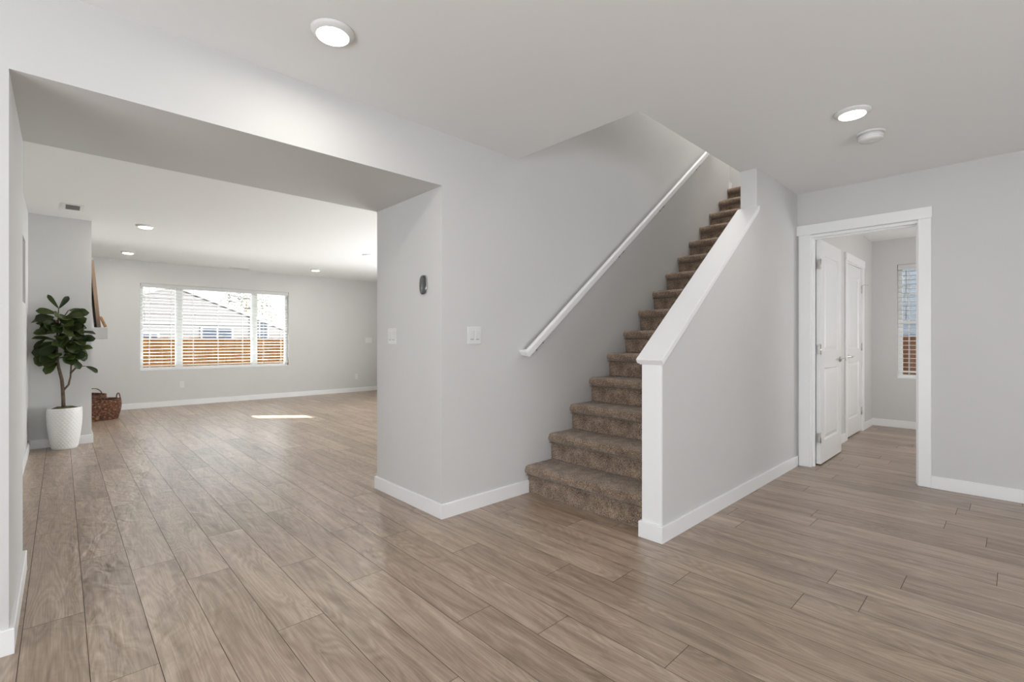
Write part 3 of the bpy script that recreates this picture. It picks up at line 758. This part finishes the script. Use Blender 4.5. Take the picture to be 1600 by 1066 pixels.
br = [[(-0.012, 0, 0.60), (0.03, -0.01, 0.66), (0.045, -0.01, 0.74), (0.05, -0.01, 0.86), (0.045, 0, 1.0), (0.03, 0, 1.14)], [(0.045, -0.01, 0.78), (0.10, -0.03, 0.855), (0.16, -0.03, 0.85)],
      [(-0.05, 0.005, 0.88), (-0.10, -0.02, 0.98), (-0.15, -0.02, 1.06)], [(-0.055, 0, 1.2), (-0.02, -0.02, 1.34), (0.03, -0.03, 1.44)]]
for q in br: m.tube(q, [0.010 - 0.006 * k / (len(q) - 1) for k in range(len(q))], 8)
m.obj('trunk', 'bark', pf)
def fig_leaves():
    bm = bmesh.new(); tone = bm.faces.layers.float.new('tone'); rr = random.Random(21)
    def leaf(base, direction, ln, wd, roll, tn):
        d = Vector(direction).normalized(); nd = Vector((rr.uniform(-.5, .5), rr.uniform(-1.0, -0.1), rr.uniform(0.1, 0.9)))
        s = d.cross(nd)
        if s.length < 0.15: s = d.orthogonal()
        s.normalize(); nn = s.cross(d).normalized()
        NU, NV = 9, 6; rows = []
        for i in range(NU + 1):
            u = i / NU
            wv = wd * (0.06 + 1.12 * u ** 0.75) * math.sqrt(max(0.004, 1 - u ** 4.5))
            rows.append([])
            for j in range(NV + 1):
                v = (j / NV - 0.5) * 2
                bend = -0.28 * ln * u * u + 0.16 * wv * abs(v) ** 1.5 + 0.02 * wd * math.sin(u * 11 + v * 2)
                rows[-1].append(bm.verts.new(Vector(base) + d * (ln * u) + s * (wv * v * 0.5) + nn * bend))
        for a, b in zip(rows, rows[1:]):
            for j in range(NV):
                f = bm.faces.new((a[j], a[j + 1], b[j + 1], b[j])); f.smooth = True; f[tone] = tn
    # (x, y, z) of leaf base in the plant's frame, heading (x, y, z), length, width
    L = [((-0.045, 0, 1.455), (-0.55, -0.1, 0.9), .16, .05), ((-0.043, 0, 1.455), (0.5, 0.1, 0.9), .16, .06), ((-0.06, -.02, 1.40), (-0.9, -.3, .25), .15, .09), ((-0.03, -.02, 1.40), (0.2, -.6, -.4), .15, .10),
         ((0.02, -.03, 1.38), (0.85, -.3, .35), .17, .13), ((0.03, 0, 1.44), (0.9, .1, -.1), .14, .12), ((-0.06, 0, 1.33), (-.95, -.2, .1), .18, .11), ((-0.05, 0, 1.27), (-.95, .1, .35), .17, .07)]
    for k in range(66):
        z = rr.uniform(0.92, 1.38); a = rr.uniform(0, 2 * PI); w_ = 0.55 + 0.45 * math.sin((z - 0.9) / 0.5 * PI)
        r = rr.uniform(0.02, 0.10) * w_; cx = -0.03 + 0.02 * (1.4 - z)
        dirv = (math.cos(a), math.sin(a), rr.uniform(-0.85, 0.65))
        L.append(((cx + r * math.cos(a), r * 0.7 * math.sin(a), z), dirv, rr.uniform(.13, .175), rr.uniform(.11, .15)))
    L += [((-0.07, 0, 1.2), (-.95, -.2, .15), .19, .11), ((-.06, 0, 1.12), (-.9, -.3, .35), .18, .10), ((0, -.03, 1.2), (.3, -.9, 0), .15, .13), ((-.03, -.04, 1.15), (-.2, -.9, -.3), .16, .13), ((.02, -.04, 1.08), (.4, -.8, -.3), .16, .13)]
    L += [((0.16, -.03, .85), (.85, -.1, -.42), .12, .07), ((-0.05, -.03, .90), (-.55, -.35, -.5), .15, .12), ((-0.02, -.05, 0.98), (-.75, -.5, -.15), .19, .15), ((-0.10, -.02, 1.00), (-.9, -.3, .05), .17, .12),
          ((0.06, -.03, .93), (.5, -.3, -.75), .12, .08), ((0.05, -.02, 1.03), (.8, -.4, .25), .17, .10), ((0.06, -.02, 1.12), (.9, -.1, .25), .18, .11), ((0.08, 0, 1.2), (.95, -.2, .2), .16, .10)]
    for b_, d_, ln, wd in L:
        # keep foliage inside the space between the two walls
        tip = Vector(b_) + Vector(d_).normalized() * ln
        if tip.y > 0.13: d_ = (d_[0], -abs(d_[1]) * 0.6, d_[2])
        tip = Vector(b_) + Vector(d_).normalized() * ln
        if tip.x < -0.24: ln *= 0.82
        leaf(b_, d_, ln, wd, rr.uniform(-0.5, 0.5), rr.uniform(0, 0.75))
    bmesh.ops.solidify(bm, geom=bm.faces[:], thickness=0.0012)
    me = bpy.data.meshes.new('foliage'); bm.to_mesh(me); bm.free(); me.materials.append(M['leaf'])
    o = bpy.data.objects.new('foliage', me); COL.objects.link(o); o.parent = pf; return o
fig_leaves()

# ------------------------------------------------------------------ baskets
def basket(label, loc, a, b, ht, rz, hang):
    t = thing('wicker_basket', loc, label, 'basket', rz=rz)
    se = lambda th, e=0.62: (math.copysign(abs(math.cos(th)) ** e, math.cos(th)), math.copysign(abs(math.sin(th)) ** e, math.sin(th)))
    m = MB(); n, rows = 120, int(ht / 0.0035)
    rings = []
    for i in range(rows + 1):
        z = ht * i / rows; u = z / ht; sc = 0.86 + 0.14 * math.sin(min(1, u * 1.25) * PI / 2) - 0.02 * max(0, u - 0.8) * 5
        ring = []
        for k in range(n):
            th = 2 * PI * k / n; x, y = se(th)
            st = math.floor(z / 0.011); w_ = math.sin(th * 34 + PI * (st % 2)) * abs(math.sin(z / 0.011 * PI)) * 0.006 + abs(math.sin(z / 0.011 * PI)) * 0.003
            q = 1 + w_ / a; ring.append(m.bm.verts.new((a * sc * x * q, b * sc * y * q, z + 0.001)))
        rings.append(ring)
    inner = [[m.bm.verts.new((a * s_ * se(2 * PI * k / n)[0], b * s_ * se(2 * PI * k / n)[1], z)) for k in range(n)] for s_, z in ((0.90, ht), (0.86, ht * 0.5), (0.80, 0.02))]
    rings += inner
    for p_, q_ in zip(rings, rings[1:]):
        for k in range(n): m.bm.faces.new((p_[k], p_[(k + 1) % n], q_[(k + 1) % n], q_[k]))
    m.bm.faces.new(rings[0][::-1]); m.bm.faces.new(rings[-1]); m.obj('body', 'wicker', t)
    m = MB()
    for j in range(3):
        pts = []
        for k in range(n + 1):
            th = 2 * PI * k / n; x, y = se(th); f = 0.975 + 0.012 * math.sin(th * 30 + j * 2.1)
            pts.append((a * f * x, b * f * y, ht + 0.004 + 0.006 * math.cos(th * 30 + j * 2.1)))
        m.tube(pts, 0.006, 6, cap=False)
    m.obj('rim', 'wicker', t)
    for th, hgt, span in hang:
        m = MB(); cx, cy = se(th); c_ = Vector((a * 0.95 * cx, b * 0.95 * cy, ht)); tg = Vector((-math.sin(th), math.cos(th), 0))
        for j in range(2):
            pts = []
            for k in range(21):
                u = k / 20; ang = PI * u
                p_ = c_ + tg * (-math.cos(ang) * span / 2) + Vector((0, 0, math.sin(ang) ** 0.8 * hgt - 0.04 * (1 - math.sin(ang))))
                p_ += Vector((math.cos(u * 40 + j * PI), math.sin(u * 40 + j * PI), 0)) * 0.004
                pts.append(p_)
            m.tube(pts, 0.006, 6)
        m.obj('handle', 'wicker', t)
    return t
basket('brown wicker basket in front, round-cornered, with looped handles, beside the chimney wall', (0.36, 8.98, 0), 0.27, 0.21, 0.27, math.radians(12), [(0, 0.085, 0.17), (PI, 0.085, 0.17)])
basket('brown wicker basket standing behind another, its taller handle rising above', (0.22, 9.50, 0), 0.28, 0.24, 0.31, math.radians(-62), [(0, 0.11, 0.24), (PI, 0.11, 0.24)])

# ------------------------------------------------------------------ mantel shelf and what stands on it
m = MB().box((CX1 + 0.0005, 7.12, 1.142), (0.388, 8.36, 1.272)).bevel(0.003, 1)
tag(m.obj('mantel_shelf', 'shelf'), 'thick pale grey mantel shelf jutting from the chimney wall', 'shelf')
pic = thing('picture_frame', (0.335, 7.24, 1.2755), 'tall brown wooden picture frame leaning on the mantel shelf', 'picture frame')
lean = Matrix.Rotation(math.radians(-4.6), 3, 'Y')
def leaned(m):
    for v in m.bm.verts: v.co = lean @ v.co
    return m
PW, PT_, PHT = 0.62, 0.036, 0.775; fb = 0.05
m = MB(); m.box((-PT_, 0, 0), (0, fb, PHT)); m.box((-PT_, PW - fb, 0), (0, PW, PHT)); m.box((-PT_, fb, 0), (0, PW - fb, fb)); m.box((-PT_, fb, PHT - fb), (0, PW - fb, PHT)); leaned(m.bevel(0.003, 1)).obj('frame', 'framewood', pic)
leaned(MB().box((-PT_ + 0.004, fb, fb), (-0.012, PW - fb, PHT - fb))).obj('canvas', 'canvas', pic)
sl = MB(); ro = random.Random(2)
out = [(0.0, 0.0), (0.012, 0.0), (0.012, 0.10), (0.008, 0.125), (0.0, 0.13)]
sl.prism([(x, 0, z) for x, z in ((0, 0), (0.022, 0), (0.022, 0.115), (0.014, 0.128), (0, 0.13))], (0, 0.095, 0)).bevel(0.003, 2)
o = sl.obj('wooden_board', 'slabwood'); o.location = (0.362, 7.13, 1.2745); o.rotation_euler = (0, math.radians(-21), 0)
tag(o, 'small orange-brown wooden board leaning at the foot of the tall picture frame', 'wooden board')

# ------------------------------------------------------------------ outdoors
struct(MB().box((-40, 10.06, -0.42), (60, 60, -0.35)).obj('ground', 'grass'))
struct(MB().box((7.97, -30, -0.42), (60, 10.05, -0.35)).obj('ground_side', 'grass'))
struct(MB().box((-4, 10.07, -0.35), (9, 14.7, -0.25)).obj('bounce_slab', 'concrete'))  # unseen pale slab added to bounce light up through the far window

def fence(label, p0, p1, z0, z1, mat, bw=0.14):
    p0, p1 = Vector((*p0, 0)), Vector((*p1, 0)); L = (p1 - p0).length; ang = math.atan2(p1.y - p0.y, p1.x - p0.x)
    t = thing('wooden_fence', (p0.x, p0.y, z0), label, 'fence', rz=ang); rr = random.Random(9)
    m = MB(); n = int(L / bw)
    for k in range(n): m.box((k * bw + 0.003, -0.02, 0), ((k + 1) * bw - 0.003, 0, z1 - z0 + rr.uniform(-0.012, 0.012)))
    m.obj('boards', mat, t)
    m = MB()
    for z in (0.25, (z1 - z0) * 0.5, z1 - z0 - 0.2): m.box((0, 0.0005, z), (L, 0.04, z + 0.09))
    m.obj('rails', mat, t); return t
fence('orange cedar board fence across the yard outside the far window', (-4, 15.0), (14, 15.0), -0.35, 1.19, 'cedar')
fence('brown board fence outside the small hall window', (10.6, 6.0), (10.6, -8.0), -0.35, 1.20, 'browncedar')

def lap_wall(m, poly_top, y, x0, x1, z0, pitch=0.19):
    """lap siding facing -y: each course leans out a little, clipped by the gable"""
    z = z0
    while True:
        zt_ = z + pitch
        lo, hi = poly_top(z), poly_top(min(zt_, 99))
        if lo is None: break
        a0, a1 = lo; h_ = hi if hi is not None else ((a0 + a1) / 2, (a0 + a1) / 2)
        v = [m.bm.verts.new(p) for p in ((a0, y - 0.02, z), (a1, y - 0.02, z), (h_[1], y - 0.004, zt_), (h_[0], y - 0.004, zt_))]
        m.bm.faces.new(v)
        u = [m.bm.verts.new(p) for p in ((a0, y - 0.02, z), (a1, y - 0.02, z), (a1, y, z), (a0, y, z))]; m.bm.faces.new(u)
        z = zt_
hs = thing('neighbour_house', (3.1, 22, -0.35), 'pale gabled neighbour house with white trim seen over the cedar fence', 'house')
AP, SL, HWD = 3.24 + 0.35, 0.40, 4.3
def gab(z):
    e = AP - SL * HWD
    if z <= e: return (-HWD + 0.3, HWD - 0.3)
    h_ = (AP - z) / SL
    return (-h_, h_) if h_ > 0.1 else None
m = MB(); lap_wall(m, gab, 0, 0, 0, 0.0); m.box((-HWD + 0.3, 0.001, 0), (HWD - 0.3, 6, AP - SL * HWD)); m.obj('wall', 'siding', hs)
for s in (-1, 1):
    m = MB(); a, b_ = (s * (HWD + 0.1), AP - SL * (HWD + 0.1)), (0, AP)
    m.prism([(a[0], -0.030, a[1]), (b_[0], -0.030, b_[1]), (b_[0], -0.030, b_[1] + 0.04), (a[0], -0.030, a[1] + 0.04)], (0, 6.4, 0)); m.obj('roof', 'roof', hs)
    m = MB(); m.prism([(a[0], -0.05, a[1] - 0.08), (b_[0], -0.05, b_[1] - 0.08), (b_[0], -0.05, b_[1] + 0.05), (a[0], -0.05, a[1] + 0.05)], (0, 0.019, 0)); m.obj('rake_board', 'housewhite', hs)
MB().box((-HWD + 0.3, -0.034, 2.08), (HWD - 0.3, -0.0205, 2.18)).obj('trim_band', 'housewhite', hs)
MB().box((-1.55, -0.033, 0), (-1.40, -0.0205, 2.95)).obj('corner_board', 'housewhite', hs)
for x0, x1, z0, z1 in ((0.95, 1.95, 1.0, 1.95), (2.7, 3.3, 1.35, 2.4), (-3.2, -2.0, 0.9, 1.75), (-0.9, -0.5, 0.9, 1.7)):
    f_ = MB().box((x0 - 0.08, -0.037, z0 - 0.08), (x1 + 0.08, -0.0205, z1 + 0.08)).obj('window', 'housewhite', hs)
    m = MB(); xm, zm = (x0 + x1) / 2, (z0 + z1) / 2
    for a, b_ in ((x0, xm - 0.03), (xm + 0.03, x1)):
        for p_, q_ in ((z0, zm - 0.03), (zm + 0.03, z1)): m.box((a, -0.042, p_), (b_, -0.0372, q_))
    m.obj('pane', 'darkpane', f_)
h2 = thing('blue_house', (12.6, 1.5, -0.35), 'blue-grey neighbour house wall seen through the small hall window', 'house', rz=PI / 2 + PI)
m = MB(); lap_wall(m, lambda z: (-2.0, 6.5) if z < 5.6 else None, 0, 0, 0, 0.0, 0.2); m.box((-2.0, 0.001, 0), (6.5, 4, 5.6)); m.obj('wall', 'bluesiding', h2)
m = MB().prism([(-2.3, -0.3, 5.81), (-2.3, 2.0, 6.5), (-2.3, 4.3, 5.81)], (9.1, 0, 0)); m.obj('roof', 'roof', h2)

def tree(label, loc, ht, rad, mat, seed, base=0.25, nl=900, sz=0.16, cone=True):
    t = thing('garden_tree', loc, label, 'tree', group='trees beyond the neighbour house'); rr = random.Random(seed)
    m = MB().tube([(0, 0, 0), (0.03, 0, ht * 0.5), (0, 0, ht * 0.95)], [ht * 0.03, ht * 0.018, 0.01], 8)
    for k in range(14):
        z = ht * rr.uniform(base, 0.9); a = rr.uniform(0, 2 * PI); r = rad * (1 - (z / ht - base) / (1 - base) * 0.9 if cone else 0.9)
        m.tube([(0, 0, z), (math.cos(a) * r * 0.5, math.sin(a) * r * 0.5, z + 0.1 * r), (math.cos(a) * r, math.sin(a) * r, z + 0.25 * r)], [0.03, 0.02, 0.006], 5)
    m.obj('trunk', 'bark', t)
    bm = bmesh.new(); tone = bm.faces.layers.float.new('tone')
    for k in range(nl):
        z = rr.uniform(base, 1.0); r = rad * ((1 - (z - base) / (1 - base)) * 0.95 + 0.05 if cone else math.sqrt(max(0.05, 1 - ((z - 0.6) / 0.45) ** 2))) * math.sqrt(rr.random())
        a = rr.uniform(0, 2 * PI); p_ = Vector((math.cos(a) * r, math.sin(a) * r, z * ht))
        u = Vector((rr.gauss(0, 1), rr.gauss(0, 1), rr.gauss(0, 0.6))).normalized(); v_ = u.orthogonal().normalized(); s_ = sz * rr.uniform(0.5, 1.3)
        f = bm.faces.new([bm.verts.new(p_ + q) for q in (-u * s_, v_ * s_ * 0.4, u * s_, -v_ * s_ * 0.4)]); f[tone] = rr.random()
    me = bpy.data.meshes.new('foliage'); bm.to_mesh(me); bm.free(); me.materials.append(M[mat])
    o = bpy.data.objects.new('foliage', me); COL.objects.link(o); o.parent = t; return t
tree('olive-brown bushy tree behind the right slope of the gabled roof', (7.9, 31, -0.35), 4.6, 1.6, 'needle', 1, 0.15, 3200, 0.07, False)
tree('bluish-green dark tree just right of the gable peak', (4.4, 31.0, -0.35), 4.9, 1.0, 'darkneedle', 2, 0.2, 1600, 0.10, True)
tree('bluish-green tree rising at the left end of the gabled roof', (1.6, 31.0, -0.35), 5.0, 0.9, 'darkneedle', 3, 0.2, 1400, 0.10, True)
